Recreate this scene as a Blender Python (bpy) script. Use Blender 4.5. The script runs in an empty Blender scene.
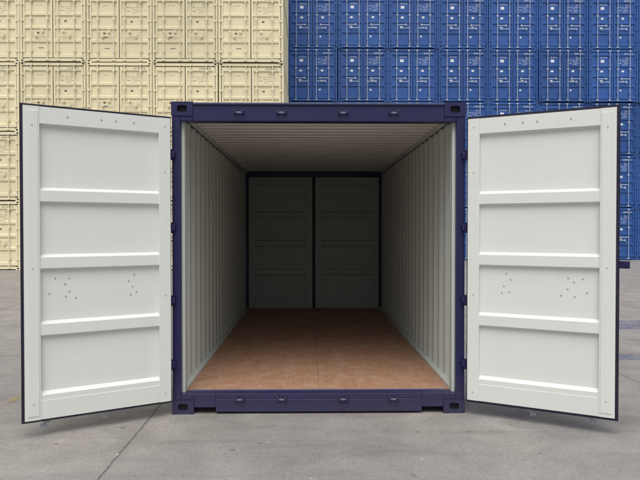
import bpy, math, random
from mathutils import Vector, Matrix
random.seed(7)
scene = bpy.context.scene
rad = math.radians

# ---------------------------------------------------------------- materials
def newmat(name):
    m = bpy.data.materials.new(name); m.use_nodes = True
    nt = m.node_tree
    return m, nt, nt.nodes['Principled BSDF']

def ramp(nt, fac, stops):
    r = nt.nodes.new('ShaderNodeValToRGB')
    els = r.color_ramp.elements
    while len(els) < len(stops): els.new(0.5)
    for e, (p, c) in zip(els, stops):
        e.position = p
        e.color = (c[0], c[1], c[2], 1) if isinstance(c, (tuple, list)) else (c, c, c, 1)
    nt.links.new(fac, r.inputs[0])
    return r.outputs[0]

def mix(nt, fac, a, b, mode='MIX'):
    m = nt.nodes.new('ShaderNodeMix'); m.data_type = 'RGBA'; m.blend_type = mode
    for sock, v in ((m.inputs[0], fac), (m.inputs[6], a), (m.inputs[7], b)):
        if hasattr(v, 'links'): nt.links.new(v, sock)
        elif isinstance(v, (int, float)): sock.default_value = v
        else: sock.default_value = (v[0], v[1], v[2], 1)
    return m.outputs[2]

def math_(nt, op, a, b=None):
    m = nt.nodes.new('ShaderNodeMath'); m.operation = op
    for i, v in enumerate((a, b)):
        if v is None: continue
        if hasattr(v, 'links'): nt.links.new(v, m.inputs[i])
        else: m.inputs[i].default_value = v
    return m.outputs[0]

def noise(nt, vec, scale, detail=4, rough=0.55, dist=0.0):
    n = nt.nodes.new('ShaderNodeTexNoise')
    n.inputs['Scale'].default_value = scale; n.inputs['Detail'].default_value = detail
    n.inputs['Roughness'].default_value = rough; n.inputs['Distortion'].default_value = dist
    nt.links.new(vec, n.inputs['Vector'])
    return n.outputs['Fac']

def mapping(nt, vec, scale=(1, 1, 1), rot=(0, 0, 0)):
    m = nt.nodes.new('ShaderNodeMapping')
    m.inputs['Scale'].default_value = scale; m.inputs['Rotation'].default_value = rot
    nt.links.new(vec, m.inputs['Vector'])
    return m.outputs[0]

def paint(name, col, rough=0.45, dirt=0.25, dirtcol=(0.18, 0.15, 0.12), rnd=0.0, streak=0.0, bump=0.04, spec=0.4, lowdust=0.0):
    m, nt, b = newmat(name)
    tc = nt.nodes.new('ShaderNodeTexCoord').outputs['Object']
    n1 = noise(nt, tc, 3.0, 5, 0.6)
    n2 = noise(nt, tc, 22.0, 4, 0.6)
    c = mix(nt, math_(nt, 'MULTIPLY', n1, 0.35), col, tuple(x * 0.82 for x in col))
    f = ramp(nt, n2, [(0.55, 0), (0.78, 1)])
    c = mix(nt, math_(nt, 'MULTIPLY', f, dirt), c, dirtcol)
    if streak:
        s = noise(nt, mapping(nt, tc, (9, 9, 0.5)), 1.6, 3, 0.5)
        s = ramp(nt, s, [(0.5, 0), (0.8, 1)])
        c = mix(nt, math_(nt, 'MULTIPLY', s, streak), c, dirtcol)
    if lowdust:   # road grime splashed on the lowest part
        sz = nt.nodes.new('ShaderNodeSeparateXYZ'); nt.links.new(tc, sz.inputs[0])
        lz = ramp(nt, math_(nt, 'ADD', sz.outputs[2], math_(nt, 'MULTIPLY', n2, 0.35)), [(0.20, 1), (0.55, 0)])
        c = mix(nt, math_(nt, 'MULTIPLY', lz, lowdust), c, (0.25, 0.22, 0.19))
    if rnd:
        oi = nt.nodes.new('ShaderNodeObjectInfo')
        v = math_(nt, 'ADD', math_(nt, 'MULTIPLY', oi.outputs['Random'], rnd), 1 - rnd)
        cc = nt.nodes.new('ShaderNodeCombineColor')
        for i in range(3): nt.links.new(v, cc.inputs[i])
        c = mix(nt, 1.0, c, cc.outputs[0], 'MULTIPLY')
    nt.links.new(c, b.inputs['Base Color'])
    r = math_(nt, 'ADD', math_(nt, 'MULTIPLY', n1, 0.25), rough - 0.12)
    nt.links.new(r, b.inputs['Roughness'])
    b.inputs['Specular IOR Level'].default_value = spec
    bp = nt.nodes.new('ShaderNodeBump'); bp.inputs['Strength'].default_value = bump
    bp.inputs['Distance'].default_value = 0.02
    nt.links.new(noise(nt, tc, 5.0, 3), bp.inputs['Height'])
    nt.links.new(bp.outputs[0], b.inputs['Normal'])
    return m

M_NAVY = paint('navy_paint', (0.0125, 0.0110, 0.064), 0.40, 0.14, (0.07, 0.07, 0.10), lowdust=0.10)
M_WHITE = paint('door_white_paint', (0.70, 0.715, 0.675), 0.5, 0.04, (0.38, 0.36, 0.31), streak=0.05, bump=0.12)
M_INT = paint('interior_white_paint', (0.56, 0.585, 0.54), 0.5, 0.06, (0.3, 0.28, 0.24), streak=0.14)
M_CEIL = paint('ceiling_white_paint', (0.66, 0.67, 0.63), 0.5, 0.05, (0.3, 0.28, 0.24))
M_REAR_DIM = paint('rear_door_dimmed_white', (0.42, 0.455, 0.43), 0.5, 0.06, (0.2, 0.19, 0.16), streak=0.08)  # door white with the far end's dimness put into its colour
M_GASK = paint('rubber_gasket', (0.012, 0.010, 0.028), 0.6, 0.1)
M_GALV = paint('galvanised_steel', (0.45, 0.47, 0.50), 0.45, 0.2, (0.2, 0.18, 0.16))
M_KEEP = paint('worn_keeper_steel', (0.13, 0.13, 0.19), 0.45, 0.3, (0.3, 0.3, 0.32))
M_DARK = paint('painted_recess_dark', (0.012, 0.012, 0.016), 0.8, 0.0)
M_SPOT = paint('rivet_grey', (0.36, 0.36, 0.35), 0.5, 0.3, (0.2, 0.15, 0.1))
M_CREAM = paint('cream_paint', (0.80, 0.72, 0.48), 0.5, 0.10, (0.38, 0.31, 0.22), rnd=0.12, streak=0.12)  # cream made paler, slight background haze put into the colour
M_CREAMROD = paint('cream_rod_paint', (0.82, 0.76, 0.56), 0.45, 0.15, rnd=0.08)
M_BLUE = paint('blue_paint', (0.032, 0.108, 0.36), 0.45, 0.10, (0.13, 0.17, 0.25), rnd=0.25, streak=0.10)  # blue lightened too, background haze is part of this colour
M_BLUEROD = paint('blue_rod_galvanised', (0.38, 0.46, 0.60), 0.45, 0.2, rnd=0.08)
M_LETW = paint('white_lettering', (0.75, 0.77, 0.8), 0.5, 0.1)
M_LETB = paint('brown_lettering', (0.14, 0.11, 0.08), 0.5, 0.1)

def plywood():
    m, nt, b = newmat('plywood_floor')
    tc = nt.nodes.new('ShaderNodeTexCoord').outputs['Object']
    grain = noise(nt, mapping(nt, tc, (30, 1.6, 1)), 2.0, 6, 0.65, 0.6)
    big = noise(nt, tc, 1.3, 5, 0.6)
    c = ramp(nt, grain, [(0.3, (0.31, 0.155, 0.088)), (0.55, (0.40, 0.215, 0.128)), (0.75, (0.48, 0.275, 0.175))])
    c = mix(nt, math_(nt, 'MULTIPLY', ramp(nt, big, [(0.4, 0), (0.7, 1)]), 0.4), c, (0.28, 0.16, 0.10))
    dust = noise(nt, tc, 6, 7, 0.75)
    c = mix(nt, math_(nt, 'MULTIPLY', ramp(nt, dust, [(0.46, 0), (0.72, 1)]), 0.6), c, (0.54, 0.39, 0.29))
    sc = noise(nt, mapping(nt, tc, (5, 0.9, 1), (0, 0, rad(8))), 2.2, 6, 0.7, 0.5)
    c = mix(nt, math_(nt, 'MULTIPLY', ramp(nt, sc, [(0.6, 0), (0.72, 1)]), 0.4), c, (0.17, 0.10, 0.07))
    sep = nt.nodes.new('ShaderNodeSeparateXYZ'); nt.links.new(tc, sep.inputs[0])
    def cell(o, p):
        f = math_(nt, 'FRACT', math_(nt, 'DIVIDE', math_(nt, 'ADD', o, 50.0), p))
        return math_(nt, 'MULTIPLY', math_(nt, 'SUBTRACT', f, 0.5), p)
    cx = cell(sep.outputs[0], 0.19); cy = cell(sep.outputs[1], 0.305)
    d = math_(nt, 'SQRT', math_(nt, 'ADD', math_(nt, 'MULTIPLY', cx, cx), math_(nt, 'MULTIPLY', cy, cy)))
    dot = math_(nt, 'LESS_THAN', d, 0.006)
    c = mix(nt, math_(nt, 'MULTIPLY', dot, 0.6), c, (0.09, 0.06, 0.05))
    nt.links.new(c, b.inputs['Base Color'])
    r = math_(nt, 'ADD', math_(nt, 'MULTIPLY', big, 0.35), 0.30)
    nt.links.new(r, b.inputs['Roughness'])
    bp = nt.nodes.new('ShaderNodeBump'); bp.inputs['Strength'].default_value = 0.15
    bp.inputs['Distance'].default_value = 0.01
    nt.links.new(grain, bp.inputs['Height']); nt.links.new(bp.outputs[0], b.inputs['Normal'])
    return m
M_PLY = plywood()

def concrete():
    m, nt, b = newmat('yard_concrete')
    tc = nt.nodes.new('ShaderNodeTexCoord').outputs['Object']
    sep = nt.nodes.new('ShaderNodeSeparateXYZ'); nt.links.new(tc, sep.inputs[0])
    big = noise(nt, tc, 0.35, 6, 0.6)
    mid = noise(nt, tc, 1.9, 8, 0.70, 0.4)
    fine = noise(nt, tc, 34, 6, 0.78)
    speck = noise(nt, tc, 90, 3, 0.7)
    c = ramp(nt, mid, [(0.28, (0.185, 0.169, 0.152)), (0.5, (0.275, 0.254, 0.230)), (0.72, (0.365, 0.339, 0.308))])
    c = mix(nt, math_(nt, 'MULTIPLY', ramp(nt, big, [(0.42, 0), (0.62, 1)]), 0.45), c, (0.215, 0.203, 0.192))
    c = mix(nt, math_(nt, 'MULTIPLY', ramp(nt, fine, [(0.32, 1), (0.52, 0)]), 0.6), c, (0.12, 0.11, 0.10))
    c = mix(nt, math_(nt, 'MULTIPLY', ramp(nt, speck, [(0.54, 0), (0.68, 1)]), 0.6), c, (0.47, 0.44, 0.40))
    oil = noise(nt, tc, 0.9, 5, 0.6, 1.0)
    c = mix(nt, math_(nt, 'MULTIPLY', ramp(nt, oil, [(0.57, 0), (0.70, 1)]), 0.35), c, (0.11, 0.10, 0.092))
    spots = noise(nt, tc, 7.5, 2, 0.5)
    c = mix(nt, math_(nt, 'MULTIPLY', ramp(nt, spots, [(0.68, 0), (0.73, 1)]), 0.5), c, (0.09, 0.083, 0.078))
    tyre = noise(nt, mapping(nt, tc, (0.25, 3.2, 1), (0, 0, rad(12))), 1.7, 5, 0.6)
    c = mix(nt, math_(nt, 'MULTIPLY', ramp(nt, tyre, [(0.52, 0), (0.68, 1)]), 0.35), c, (0.13, 0.122, 0.118))
    wob = nt.nodes.new('ShaderNodeTexNoise'); wob.inputs['Scale'].default_value = 1.6
    wob.inputs['Detail'].default_value = 6
    nt.links.new(tc, wob.inputs['Vector'])
    va = nt.nodes.new('ShaderNodeVectorMath'); va.operation = 'SCALE'; va.inputs['Scale'].default_value = 0.55
    nt.links.new(wob.outputs['Color'], va.inputs[0])
    vb = nt.nodes.new('ShaderNodeVectorMath'); vb.operation = 'ADD'
    nt.links.new(tc, vb.inputs[0]); nt.links.new(va.outputs[0], vb.inputs[1])
    vor = nt.nodes.new('ShaderNodeTexVoronoi'); vor.feature = 'DISTANCE_TO_EDGE'; vor.inputs['Scale'].default_value = 0.33
    vor.voronoi_dimensions = '2D'
    nt.links.new(vb.outputs[0], vor.inputs['Vector'])
    crk = ramp(nt, vor.outputs['Distance'], [(0.0, 1), (0.0022, 0)])
    crk = math_(nt, 'MULTIPLY', crk, ramp(nt, mid, [(0.5, 0), (0.62, 1)]))
    c = mix(nt, math_(nt, 'MULTIPLY', crk, 0.3), c, (0.09, 0.08, 0.075))
    jn = noise(nt, tc, 9, 4, 0.7)
    def joint(o, off, p):
        x = math_(nt, 'ADD', o, off + 500 * p)
        x = math_(nt, 'ADD', x, math_(nt, 'MULTIPLY', math_(nt, 'SUBTRACT', jn, 0.5), 0.03))
        f = math_(nt, 'FRACT', math_(nt, 'ADD', math_(nt, 'DIVIDE', x, p), 0.5))
        return math_(nt, 'MULTIPLY', math_(nt, 'ABSOLUTE', math_(nt, 'SUBTRACT', f, 0.5)), p)
    j = math_(nt, 'MINIMUM', joint(sep.outputs[0], 1.38, 4.6), joint(sep.outputs[1], -2.6, 4.6))
    jm = ramp(nt, j, [(0.002, 1), (0.009, 0)])
    jw = ramp(nt, j, [(0.01, 1), (0.13, 0)])
    c = mix(nt, math_(nt, 'MULTIPLY', jw, 0.2), c, (0.15, 0.135, 0.122))
    c = mix(nt, math_(nt, 'MULTIPLY', jm, 0.75), c, (0.055, 0.05, 0.045))
    nt.links.new(c, b.inputs['Base Color'])
    nt.links.new(math_(nt, 'ADD', math_(nt, 'MULTIPLY', mid, 0.3), 0.6), b.inputs['Roughness'])
    h = math_(nt, 'SUBTRACT', math_(nt, 'MULTIPLY', fine, 0.7), math_(nt, 'MULTIPLY', jm, 1.0))
    h = math_(nt, 'SUBTRACT', h, math_(nt, 'MULTIPLY', crk, 0.3))
    bp = nt.nodes.new('ShaderNodeBump'); bp.inputs['Strength'].default_value = 0.7
    bp.inputs['Distance'].default_value = 0.01
    nt.links.new(h, bp.inputs['Height']); nt.links.new(bp.outputs[0], b.inputs['Normal'])
    return m
M_CONC = concrete()

def worn(name, col, lo=0.45, hi=0.6):
    m, nt, b = newmat(name)
    tc = nt.nodes.new('ShaderNodeTexCoord').outputs['Object']
    n = noise(nt, tc, 5, 8, 0.75)
    b.inputs['Base Color'].default_value = (*col, 1); b.inputs['Roughness'].default_value = 0.8
    nt.links.new(math_(nt, 'MULTIPLY', ramp(nt, n, [(lo, 0), (hi, 1)]), 0.6), b.inputs['Alpha'])
    return m
M_YEL = worn('worn_yellow_paint', (0.40, 0.33, 0.16), 0.42, 0.62)
M_WBLUE = worn('worn_blue_paint', (0.12, 0.15, 0.28), 0.40, 0.60)

# ---------------------------------------------------------------- mesh builder
class MB:
    def __init__(s): s.v = []; s.f = []; s.m = []; s.mats = []
    def mi(s, mat):
        if mat not in s.mats: s.mats.append(mat)
        return s.mats.index(mat)
    def add(s, vs, fs, mat):
        o = len(s.v); s.v += [tuple(v) for v in vs]; k = s.mi(mat)
        for f in fs: s.f.append(tuple(i + o for i in f)); s.m.append(k)
    def box(s, x0, x1, y0, y1, z0, z1, mat):
        if x0 > x1: x0, x1 = x1, x0
        if y0 > y1: y0, y1 = y1, y0
        vs = [(x0, y0, z0), (x1, y0, z0), (x1, y1, z0), (x0, y1, z0), (x0, y0, z1), (x1, y0, z1), (x1, y1, z1), (x0, y1, z1)]
        fs = [(0, 3, 2, 1), (4, 5, 6, 7), (0, 1, 5, 4), (1, 2, 6, 5), (2, 3, 7, 6), (3, 0, 4, 7)]
        s.add(vs, fs, mat)
    def cyl(s, p0, p1, r, mat, n=10):
        p0 = Vector(p0); p1 = Vector(p1); a = (p1 - p0).normalized()
        u = a.orthogonal().normalized(); w = a.cross(u)
        vs = []
        for p in (p0, p1):
            for i in range(n):
                t = 2 * math.pi * i / n
                vs.append(p + r * (math.cos(t) * u + math.sin(t) * w))
        fs = [(i, (i + 1) % n, n + (i + 1) % n, n + i) for i in range(n)]
        fs += [tuple(range(n - 1, -1, -1)), tuple(range(n, 2 * n))]
        s.add(vs, fs, mat)
    def sheet(s, rows, mat):
        vs = []
        for a, b in rows: vs += [a, b]
        s.add(vs, [(2 * i, 2 * i + 1, 2 * i + 3, 2 * i + 2) for i in range(len(rows) - 1)], mat)
    def ngon_y(s, cx, cz, rx, rz, y, mat, n=14):
        vs = [(cx + rx * math.cos(2 * math.pi * i / n), y, cz + rz * math.sin(2 * math.pi * i / n)) for i in range(n)]
        s.add(vs, [tuple(range(n))], mat)
    def mesh(s, name):
        me = bpy.data.meshes.new(name); me.from_pydata(s.v, [], s.f)
        for m in s.mats: me.materials.append(m)
        me.polygons.foreach_set('material_index', s.m); me.update()
        return me
    def obj(s, name, parent=None, bevel=0):
        o = bpy.data.objects.new(name, s.mesh(name)); scene.collection.objects.link(o)
        if parent: o.parent = parent
        if bevel:
            b = o.modifiers.new('bevel', 'BEVEL'); b.width = bevel; b.segments = 2; b.limit_method = 'ANGLE'
            b.angle_limit = rad(40)
        return o

def empty(name, parent=None):
    e = bpy.data.objects.new(name, None); e.empty_display_size = 0.3
    scene.collection.objects.link(e)
    if parent: e.parent = parent
    return e

def corr(a, b, pitch, flat1, slope, flat2, depth):
    pts = []; s = a
    while s < b - pitch * 0.6:
        pts += [(s, 0), (s + flat1, 0), (s + flat1 + slope, depth), (s + flat1 + slope + flat2, depth)]
        s += pitch
    pts.append((s, 0)); pts.append((b, 0))
    return pts

_tc = {}
def text_geo(t, size):
    if (t, size) in _tc: return _tc[(t, size)]
    cu = bpy.data.curves.new('t', 'FONT'); cu.body = t; cu.size = size; cu.resolution_u = 1
    ob = bpy.data.objects.new('t', cu); scene.collection.objects.link(ob)
    dg = bpy.context.evaluated_depsgraph_get(); me = ob.evaluated_get(dg).to_mesh()
    vs = [(v.co.x, v.co.y) for v in me.vertices]; fs = [tuple(p.vertices) for p in me.polygons]
    ob.evaluated_get(dg).to_mesh_clear(); bpy.data.objects.remove(ob); bpy.data.curves.remove(cu)
    _tc[(t, size)] = (vs, fs); return vs, fs

# ---------------------------------------------------------------- ground
g = MB(); g.add([(-400, -200, 0), (400, -200, 0), (400, 600, 0), (-400, 600, 0)], [(0, 1, 2, 3)], M_CONC)
g.obj('ground')
y = MB()
y.add([(-2.78, -6, .004), (-2.71, -6, .004), (-2.71, 18, .004), (-2.78, 18, .004)], [(0, 1, 2, 3)], M_YEL)
y.obj('yellow_line_marking')
y = MB()
y.add([(3.3, 2.2, .004), (9, 2.2, .004), (9, 2.55, .004), (3.3, 2.55, .004)], [(0, 1, 2, 3)], M_WBLUE)
y.add([(3.3, 4.6, .004), (12, 4.4, .004), (12, 5.4, .004), (3.3, 5.6, .004)], [(0, 1, 2, 3)], M_WBLUE)
y.obj('blue_line_marking')

# ---------------------------------------------------------------- main container
root = empty('shipping_container')
H = 2.591; W = 1.219; L = 6.058
def casting(mb, cx, cz, fy, sgn, mat):
    w = 0.178; h = 0.118; dp = 0.162
    x0 = cx - w / 2; x1 = cx + w / 2; z0 = cz - h / 2; z1 = cz + h / 2
    y0 = fy; y1 = fy + sgn * dp
    n = 24; hx = 0.040; hz = 0.028
    outer = []; inner = []
    for i in range(n):
        t = 2 * math.pi * (i + 0.5) / n; c = math.cos(t); s_ = math.sin(t)
        k = min((w / 2) / max(abs(c), 1e-6), (h / 2) / max(abs(s_), 1e-6))
        outer.append((cx + c * k, y0, cz + s_ * k))
        inner.append((cx + hx * math.copysign(min(1, abs(c) * 1.25), c), y0, cz + hz * math.copysign(min(1, abs(s_) * 1.15), s_)))
    corners = [(x1, y0, z1), (x0, y0, z1), (x0, y0, z0), (x1, y0, z0)]
    vs = outer + inner + [(a, y0 + sgn * 0.03, b) for a, _, b in inner]
    fs = [(i, (i + 1) % n, n + (i + 1) % n, n + i) for i in range(n)]
    fs += [(n + i, n + (i + 1) % n, 2 * n + (i + 1) % n, 2 * n + i) for i in range(n)]
    mb.add(vs, fs, mat)
    for q in range(4):
        cq = corners[q]
        best = sorted(range(n), key=lambda i: (outer[i][0] - cq[0]) ** 2 + (outer[i][2] - cq[2]) ** 2)[:2]
        mb.add([cq, outer[best[0]], outer[best[1]]], [(0, 1, 2)], mat)
    mb.add([(a, y0 + sgn * 0.03, b) for a, _, b in inner], [tuple(range(n))], M_DARK)
    vs = [(x0, y0, z0), (x1, y0, z0), (x1, y1, z0), (x0, y1, z0), (x0, y0, z1), (x1, y0, z1), (x1, y1, z1), (x0, y1, z1)]
    mb.add(vs, [(0, 3, 2, 1), (4, 5, 6, 7), (1, 2, 6, 5), (2, 3, 7, 6), (3, 0, 4, 7)], mat)

fr = MB(); cs = MB()
for (fy, sg) in ((0.0, 1), (L, -1)):
    for sx in (-1, 1):
        for cz in (0.059, H - 0.059):
            casting(cs, sx * (W - 0.089), cz, fy - sg * 0.003, sg, M_NAVY)
        fr.box(sx * (W - 0.004), sx * (W - 0.074), fy + sg * 0.004, fy + sg * 0.062, 0.118, H - 0.118, M_NAVY)
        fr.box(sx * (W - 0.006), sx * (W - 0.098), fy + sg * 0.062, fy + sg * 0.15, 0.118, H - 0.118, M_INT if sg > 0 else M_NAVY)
        for hz in (0.42, 0.95, 1.55, 2.15):
            fr.box(sx * (W - 0.006), sx * (W - 0.034), fy - sg * 0.035, fy + sg * 0.004, hz - 0.025, hz + 0.025, M_NAVY)
            fr.cyl((sx * (W - 0.004), fy - sg * 0.034, hz - 0.045), (sx * (W - 0.004), fy - sg * 0.034, hz + 0.045), 0.010, M_NAVY)
    hx = W - 0.178
    fr.box(-hx, hx, fy + sg * 0.003, fy + sg * 0.13, H - 0.160, H - 0.006, M_NAVY)
    fr.box(-hx, hx, fy - sg * 0.009, fy + sg * 0.003, H - 0.030, H - 0.012, M_NAVY)
    fr.box(-hx + .07, hx - .07, fy + sg * 0.13, fy + sg * 0.15, H - 0.160, H - 0.07, M_CEIL if sg > 0 else M_NAVY)
    for sx in (-1, 1):
        fr.box(sx * hx, sx * (W - 0.074), fy + sg * 0.006, fy + sg * 0.12, H - 0.159, H - 0.1185, M_NAVY)
        fr.box(sx * hx, sx * (W - 0.074), fy + sg * 0.006, fy + sg * 0.12, 0.1185, 0.168, M_NAVY)
        fr.box(sx * hx, sx * 0.86, fy + sg * 0.005, fy + sg * 0.14, 0.055, 0.168, M_NAVY)
    fr.box(-0.86, 0.86, fy + sg * 0.002, fy + sg * 0.14, 0.018, 0.125, M_NAVY)
    fr.box(-0.86, 0.86, fy + sg * 0.006, fy + sg * 0.14, 0.125, 0.168, M_NAVY)
    for kx in (-0.66, -0.31, 0.20, 0.62):
        for kz in (H - 0.088, 0.128):
            fr.box(kx - 0.042, kx - 0.022, fy - sg * 0.020, fy + sg * 0.002, kz - 0.018, kz + 0.018, M_NAVY)
            fr.box(kx + 0.022, kx + 0.042, fy - sg * 0.020, fy + sg * 0.002, kz - 0.018, kz + 0.018, M_NAVY)
            fr.box(kx - 0.022, kx + 0.022, fy - sg * 0.022, fy - sg * 0.012, kz - 0.012, kz + 0.004, M_KEEP)
    fr.box(-hx - .05, hx + .05, fy + sg * 0.141, fy + sg * 0.150, 0.150, 0.174, M_KEEP)
for sx in (-1, 1):
    fr.box(sx * (W - 0.004), sx * (W - 0.055), 0.16, L - 0.16, 0.04, 0.165, M_NAVY)
    fr.box(sx * (W - 0.008), sx * (W - 0.065), 0.16, L - 0.16, 2.49, 2.56, M_NAVY)
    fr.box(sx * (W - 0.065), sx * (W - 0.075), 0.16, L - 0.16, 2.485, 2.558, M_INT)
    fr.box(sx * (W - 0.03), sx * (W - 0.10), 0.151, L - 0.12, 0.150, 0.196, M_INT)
yy = 0.3
while yy < L - 0.2:
    fr.box(-W + 0.06, W - 0.06, yy, yy + 0.045, 0.03, 0.138, M_NAVY); yy += 0.305
fr.obj('frame', root, 0.004)
cs.obj('corner_castings', root)
# overlap seal between the two closed rear doors
sl = MB()
sl.box(-0.042, 0.042, L - 0.036, L - 0.0295, 0.135, 2.435, M_GASK)
sl.obj('rear_door_seal', root)

wl = MB()
pr = corr(0.15, L - 0.15, 0.278, 0.072, 0.068, 0.070, 0.036)
for sx in (-1, 1):
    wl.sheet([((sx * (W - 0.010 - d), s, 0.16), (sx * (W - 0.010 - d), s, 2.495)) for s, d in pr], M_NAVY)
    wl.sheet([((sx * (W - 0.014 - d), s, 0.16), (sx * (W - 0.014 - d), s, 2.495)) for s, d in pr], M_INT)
wl.obj('side_walls', root)
rf = MB()
pr = corr(0.12, L - 0.12, 0.209, 0.075, 0.020, 0.094, 0.022)
rf.sheet([((-W + 0.07, s, 2.553 - d), (W - 0.07, s, 2.553 - d)) for s, d in pr], M_CEIL)
rf.sheet([((-W + 0.06, s, 2.557 - d), (W - 0.06, s, 2.557 - d)) for s, d in pr], M_NAVY)
rf.obj('roof', root)
fl = MB()
fl.box(-W + 0.05, W - 0.05, 0.152, L - 0.06, 0.139, 0.160, M_DARK)
ys = [0.152, 1.02, 2.23, 3.45, 4.66, L - 0.062]
for i in range(len(ys) - 1):
    fl.box(-W + 0.06, -0.0010, ys[i] + .0012, ys[i + 1] - .0012, 0.1605, 0.1715 + 0.0004 * (i % 2), M_PLY)
    fl.box(0.0010, W - 0.06, ys[i] + .0012, ys[i + 1] - .0012, 0.1605, 0.1712 + 0.0004 * ((i + 1) % 2), M_PLY)
fl.obj('floor', root, 0.0008)

# ---- doors
Z0 = 0.13; Z1 = 2.44
def door(name, sgn, loc, rot, DW=1.135, handle=False, cams=True, seed=0, WH=None, ge=0.014):
    WH = WH or M_WHITE
    rnd = random.Random(seed)
    d = MB(); hw = 0.095; fw = 0.112
    def X(a): return sgn * a
    d.box(X(0), X(hw), -0.045, 0, Z0, Z1, WH)
    d.box(X(DW - fw), X(DW), -0.045, 0, Z0, Z1, WH)
    d.box(X(hw), X(DW - fw), -0.045, -0.003, 2.315, Z1 - 0.001, WH)
    d.box(X(hw), X(DW - fw), -0.045, -0.003, Z0 + 0.001, 0.27, WH)
    d.box(X(DW - fw + .012), X(DW - .020), 0, 0.004, Z0 + .03, Z1 - .03, WH)
    o = d.obj(name + '_frame', None, 0.004)
    p = MB()
    prof = [(0.27, -0.006), (0.31, -0.006), (0.335, -0.037)]
    for c in (0.795, 1.29, 1.785):
        prof += [(c - 0.062, -0.037), (c - 0.040, -0.005), (c + 0.040, -0.005), (c + 0.062, -0.037)]
    prof += [(2.295, -0.037), (2.316, -0.008)]
    p.sheet([((X(hw - .002), yv, z), (X(DW - fw + .002), yv, z)) for z, yv in prof], WH)
    p.box(X(0.002), X(DW - .002), -0.053, -0.0455, Z0 + .002, Z1 - .002, M_NAVY)
    for c in (0.55, 1.04, 1.54, 2.05):
        p.box(X(hw), X(DW - fw), -0.066, -0.053, c - .15, c + .15, M_NAVY)
    for y0, y1, e in ((-0.038, -0.026, ge + .004), (-0.016, -0.008, ge)):
        p.box(X(-e * .5), X(DW + e), y0, y1, Z1 + .0005, Z1 + e, M_GASK)
        p.box(X(-e * .5), X(DW + e), y0, y1, Z0 - e, Z0 - .0005, M_GASK)
        p.box(X(DW + .0005), X(DW + e), y0, y1, Z0, Z1, M_GASK)
        p.box(X(-e * .5), X(-.0005), y0, y1, Z0, Z1, M_GASK)
    for s in (0.50, 0.955):
        p.cyl((X(s), -0.092, 0.09), (X(s), -0.092, 2.425), 0.016, M_GALV, 12)
        for z in (0.35, 0.95, 1.6, 2.25):
            p.box(X(s - .045), X(s + .045), -0.112, -0.0665, z - .03, z + .03, M_NAVY)
        if cams:
            p.box(X(s - .035), X(s + .014), -0.104, -0.080, 0.080, 0.105, M_GALV)
            p.cyl((X(s), -0.092, 0.045), (X(s), -0.092, 0.09), 0.012, M_GALV, 10)
            p.box(X(s + .010), X(s + .036), -0.100, -0.084, 0.052, 0.078, M_GALV)
        p.box(X(s - .36), X(s + .01), -0.125, -0.113, 1.09 + .12 * (s > .6), 1.125 + .12 * (s > .6), M_GALV)
    if handle:
        p.box(X(DW - .10), X(DW + .090), -0.078, -0.060, 1.245, 1.300, M_NAVY)
        p.cyl((X(DW + .070), -0.082, 1.272), (X(DW + .070), -0.056, 1.272), 0.012, M_NAVY)
    def dot(a, z, yv, r): p.cyl((X(a), yv - .001, z), (X(a), yv + .003, z), r, M_SPOT, 10)
    for a, z in ((.30, 1.17), (.30, 1.09), (.335, 1.13), (.27, 1.03), (.33, 1.03), (.78, 1.17), (.78, 1.08), (.82, 1.12), (.82, 1.02), (.73, 1.03), (.90, 1.17), (.92, 1.06)):
        dot(a + rnd.uniform(-.012, .012), z + rnd.uniform(-.012, .012), -0.037, 0.0065)
    for a in (.30, .44, .55, .80): dot(a, 2.38, -0.003, 0.007)
    for z in (0.2, 1.0, 2.0, 2.37):
        dot(hw * .5, z, 0.0, 0.005)
    for z in (0.25, 1.25, 2.3):
        dot(DW - fw * .5 - .004, z, 0.004, 0.005)
    o2 = p.obj(name + '_panel', None)
    e = empty(name, root); e.location = loc; e.rotation_euler = (0, 0, rot)
    o.parent = e; o2.parent = e
    return e
door('open_door_a', 1, (-1.212, -0.065, 0), rad(-148.2), 1.110, seed=1)
door('open_door_b', -1, (1.222, -0.065, 0), rad(149.5), 1.120, handle=True, seed=2, ge=0.018)
door('closed_door_a', -1, (-1.145, L - 0.075, 0), rad(180), 1.120, cams=False, seed=3, WH=M_REAR_DIM, ge=.018)
door('closed_door_b', 1, (1.145, L - 0.075, 0), rad(180), 1.120, cams=False, seed=4, WH=M_REAR_DIM, ge=.018)

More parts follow.
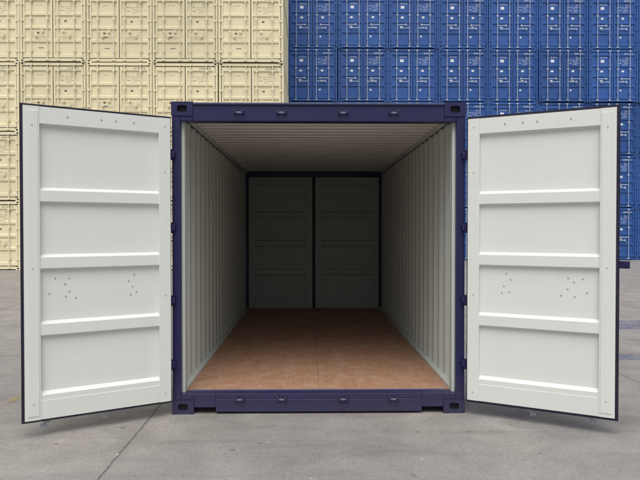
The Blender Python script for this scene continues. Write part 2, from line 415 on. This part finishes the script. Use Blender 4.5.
# ---------------------------------------------------------------- stacked containers
def stack_mesh(name, body, rod, let, seed, style):
    r = random.Random(seed); b = MB(); w = W
    pr = corr(0.15, L - 0.15, 0.278, 0.072, 0.068, 0.070, 0.036)
    for sx in (-1, 1):
        b.sheet([((sx * (w - 0.010 - d), s, 0.14), (sx * (w - 0.010 - d), s, 2.50)) for s, d in pr], body)
        b.box(sx * (w - .004), sx * (w - .06), .16, L - .16, .03, .155, body)
        b.box(sx * (w - .004), sx * (w - .06), .16, L - .16, 2.49, 2.56, body)
        for fy, sg in ((0, 1), (L, -1)):
            b.box(sx * (w - .004), sx * (w - .085), fy + sg * .003, fy + sg * .15, .118, H - .118, body)
            for z in (0, H - .118):
                b.box(sx * w, sx * (w - .178), fy - sg * .002, fy + sg * .162, z + .003, z + .115, body)
                if sg > 0: b.ngon_y(sx * (w - .089), z + .059, .042, .030, -0.004, M_DARK)  # flat dark disc painted in place of a shaded casting hole
    b.box(-w + .05, w - .05, .15, L - .15, 2.53, 2.55, body)
    b.box(-w + .05, w - .05, .15, L - .15, .12, .14, body)
    b.box(-w + .085, w - .085, L - .10, L - .03, .05, 2.54, body)
    hx = w - .178
    b.box(-hx, hx, .003, .13, H - .125, H - .018, body)
    b.box(-hx, hx, .003, .13, .035, .135, body)
    b.box(-w + .086, w - .086, .075, .09, .13, H - .12, M_DARK)
    for sx in (-1, 1):
        xa, xb = sx * .016, sx * (w - .108)
        prof = [(0.165, .022), (.28, .022), (.30, .062)]
        for c in (0.795, 1.29, 1.785): prof += [(c - .07, .062), (c - .045, .022), (c + .045, .022), (c + .07, .062)]
        prof += [(2.27, .062), (2.29, .022), (2.435, .022)]
        b.sheet([((xa + sx * .07, y_, z), (xb - sx * .07, y_, z)) for z, y_ in prof], body)
        b.box(xa, xa + sx * .07, .02, .068, .165, 2.435, body)
        b.box(xb - sx * .07, xb, .02, .068, .165, 2.435, body)
        for hz in (.4, .95, 1.55, 2.15):
            b.box(sx * (w - .14), sx * (w - .03), -.012, .02, hz - .035, hz + .035, body)
        for k, xr in enumerate((0.20, 0.80)):
            x = sx * xr
            b.cyl((x, -.028, .06), (x, -.028, 2.53), .019, rod, 8)
            for z in (.09, 2.505):
                b.box(x - .055, x + .055, -.042, .004, z - .03, z + .03, rod)
            for z in (.42, 1.62, 2.28):
                b.box(x - .05, x + .05, -.042, .02, z - .03, z + .03, body if z != 1.62 else rod)
            hzz = 0.98 + .16 * k
            x2 = x + sx * (.42 if k == 0 else -.42)
            b.box(min(x, x2), max(x, x2), -.056, -.042, hzz - .018, hzz + .018, rod)
            b.box(x2 - .04, x2 + .04, -.046, .021, hzz - .05, hzz + .05, rod)
    num = '%06d %d' % (r.randrange(100000, 999999), r.randrange(10))
    yb = .0605
    def P(t, size, x, z, ypos):
        vs, fs = text_geo(t, size)
        b.add([(x + a, ypos, z + c) for a, c in vs], fs, let)
    P(num, .115, .52, 2.325, .0185)
    P('22G1', .11, .62, 2.14, yb)
    for i, t in enumerate(('MAX. GR.  30480 KG', '          67200 LB', 'TARE       2210 KG', '           4870 LB')):
        P(t, .062, .27, 2.05 - .075 * i, yb if 2.05 - .075 * i > 1.86 else .0205)
    def D(x, z, a, c, yv, m=None):
        b.add([(x, yv, z), (x + a, yv, z), (x + a, yv, z + c), (x, yv, z + c)], [(0, 1, 2, 3)], m or let)
    j = lambda: r.uniform(-.02, .02)
    if style == 'c':
        P('DOOR', .07, -.62, 2.1, yb)
        D(-.62 + j(), 1.06, .09, .07, yb); D(.40 + j(), 1.50, .09, .07, yb); D(-.55 + j(), .52, .20, .03, yb)
        if r.random() < .6: D(-.58, .93, .12, .04, yb)
    else:
        D(-.62, 1.95, .17, .13, yb); D(-.62 + j(), 1.47, .13, .09, yb); D(.42, 1.48, .12, .09, yb)
        D(.36, 1.02 + j(), .16, .05, yb); D(-.66, 1.02, .13, .07, yb); D(.33, .55, .08, .08, yb)
        P('CAUTION', .08, -.66, 2.16, yb)
    return b.mesh(name)

cream = [stack_mesh('cream_container_%d' % i, M_CREAM, M_CREAMROD, M_LETB, 10 + i, 'c') for i in range(5)]
blue = [stack_mesh('blue_container_%d' % i, M_BLUE, M_BLUEROD, M_LETW, 40 + i, 'b') for i in range(5)]
def put(me, x, y_, z):
    o = bpy.data.objects.new('shipping_container', me); scene.collection.objects.link(o)
    o.location = (x + random.uniform(-.014, .014), y_ + random.uniform(-.05, .05), z)
CAMY = -5.5
P_ = 2.465
for c in range(8):
    for r in range(6):
        put(random.choice(cream), -1.03 - W - c * P_, 25.0 + CAMY, r * H)
for c in range(-2, 12):
    for r in range(7):
        put(random.choice(blue), -1.13 + W + c * P_, 32.5 + CAMY, r * H)

# ---------------------------------------------------------------- debris
gr = MB()
for i in range(260):
    x = random.uniform(-4, 4); yv = random.uniform(-2.6, 1.5)
    if -1.25 < x < 1.25 and yv > -0.05: continue
    s = random.uniform(.003, .010)
    vs = [(x + s * math.cos(a) * random.uniform(.6, 1.3), yv + s * math.sin(a) * random.uniform(.6, 1.3), 0.0) for a in (0, 1.2, 2.5, 3.8, 5)]
    vs.append((x, yv, s * random.uniform(.5, 1)))
    gr.add(vs, [(j, (j + 1) % 5, 5) for j in range(5)], M_GALV if random.random() < .3 else M_CONC)
gr.obj('gravel')

# ---------------------------------------------------------------- light
SE, SR = rad(60), rad(188)
w = bpy.data.worlds.new('World'); scene.world = w; w.use_nodes = True
nt = w.node_tree; bg = nt.nodes['Background']
sky = nt.nodes.new('ShaderNodeTexSky'); sky.sky_type = 'NISHITA'; sky.sun_disc = False
sky.sun_elevation = SE; sky.sun_rotation = SR; sky.dust_density = 3.0; sky.air_density = 1.0
hs = nt.nodes.new('ShaderNodeHueSaturation'); hs.inputs['Saturation'].default_value = 0.3
nt.links.new(sky.outputs[0], hs.inputs['Color'])
# overcast luminance distribution: darker towards the horizon, brighter overhead
tcw = nt.nodes.new('ShaderNodeTexCoord'); sp = nt.nodes.new('ShaderNodeSeparateXYZ')
nt.links.new(tcw.outputs['Generated'], sp.inputs[0])
fz = math_(nt, 'ADD', math_(nt, 'MULTIPLY', math_(nt, 'MAXIMUM', sp.outputs[2], 0.0), 1.30), 0.38)
cc = nt.nodes.new('ShaderNodeCombineColor')
for i in range(3): nt.links.new(fz, cc.inputs[i])
nt.links.new(mix(nt, 1.0, hs.outputs[0], cc.outputs[0], 'MULTIPLY'), bg.inputs['Color'])
bg.inputs['Strength'].default_value = 0.15
sd = bpy.data.lights.new('sun', 'SUN'); sd.energy = 1.5; sd.angle = rad(50); sd.color = (1, 0.985, 0.97)
so = bpy.data.objects.new('sun', sd); scene.collection.objects.link(so)
v = Vector((math.sin(SR) * math.cos(SE), math.cos(SR) * math.cos(SE), math.sin(SE)))
so.rotation_euler = v.to_track_quat('Z', 'Y').to_euler(); so.location = v * 30

# ---------------------------------------------------------------- camera
cd = bpy.data.cameras.new('camera'); cam = bpy.data.objects.new('camera', cd); scene.collection.objects.link(cam)
cd.sensor_width = 36; cd.lens = 663 / 640 * 36; cd.clip_end = 2000
cam.location = (-0.083, CAMY, 1.54); cam.rotation_euler = (rad(90 - 0.95), 0, rad(-0.95))
scene.camera = cam
scene.view_settings.view_transform = 'Standard'; scene.view_settings.look = 'None'; scene.view_settings.exposure = 0
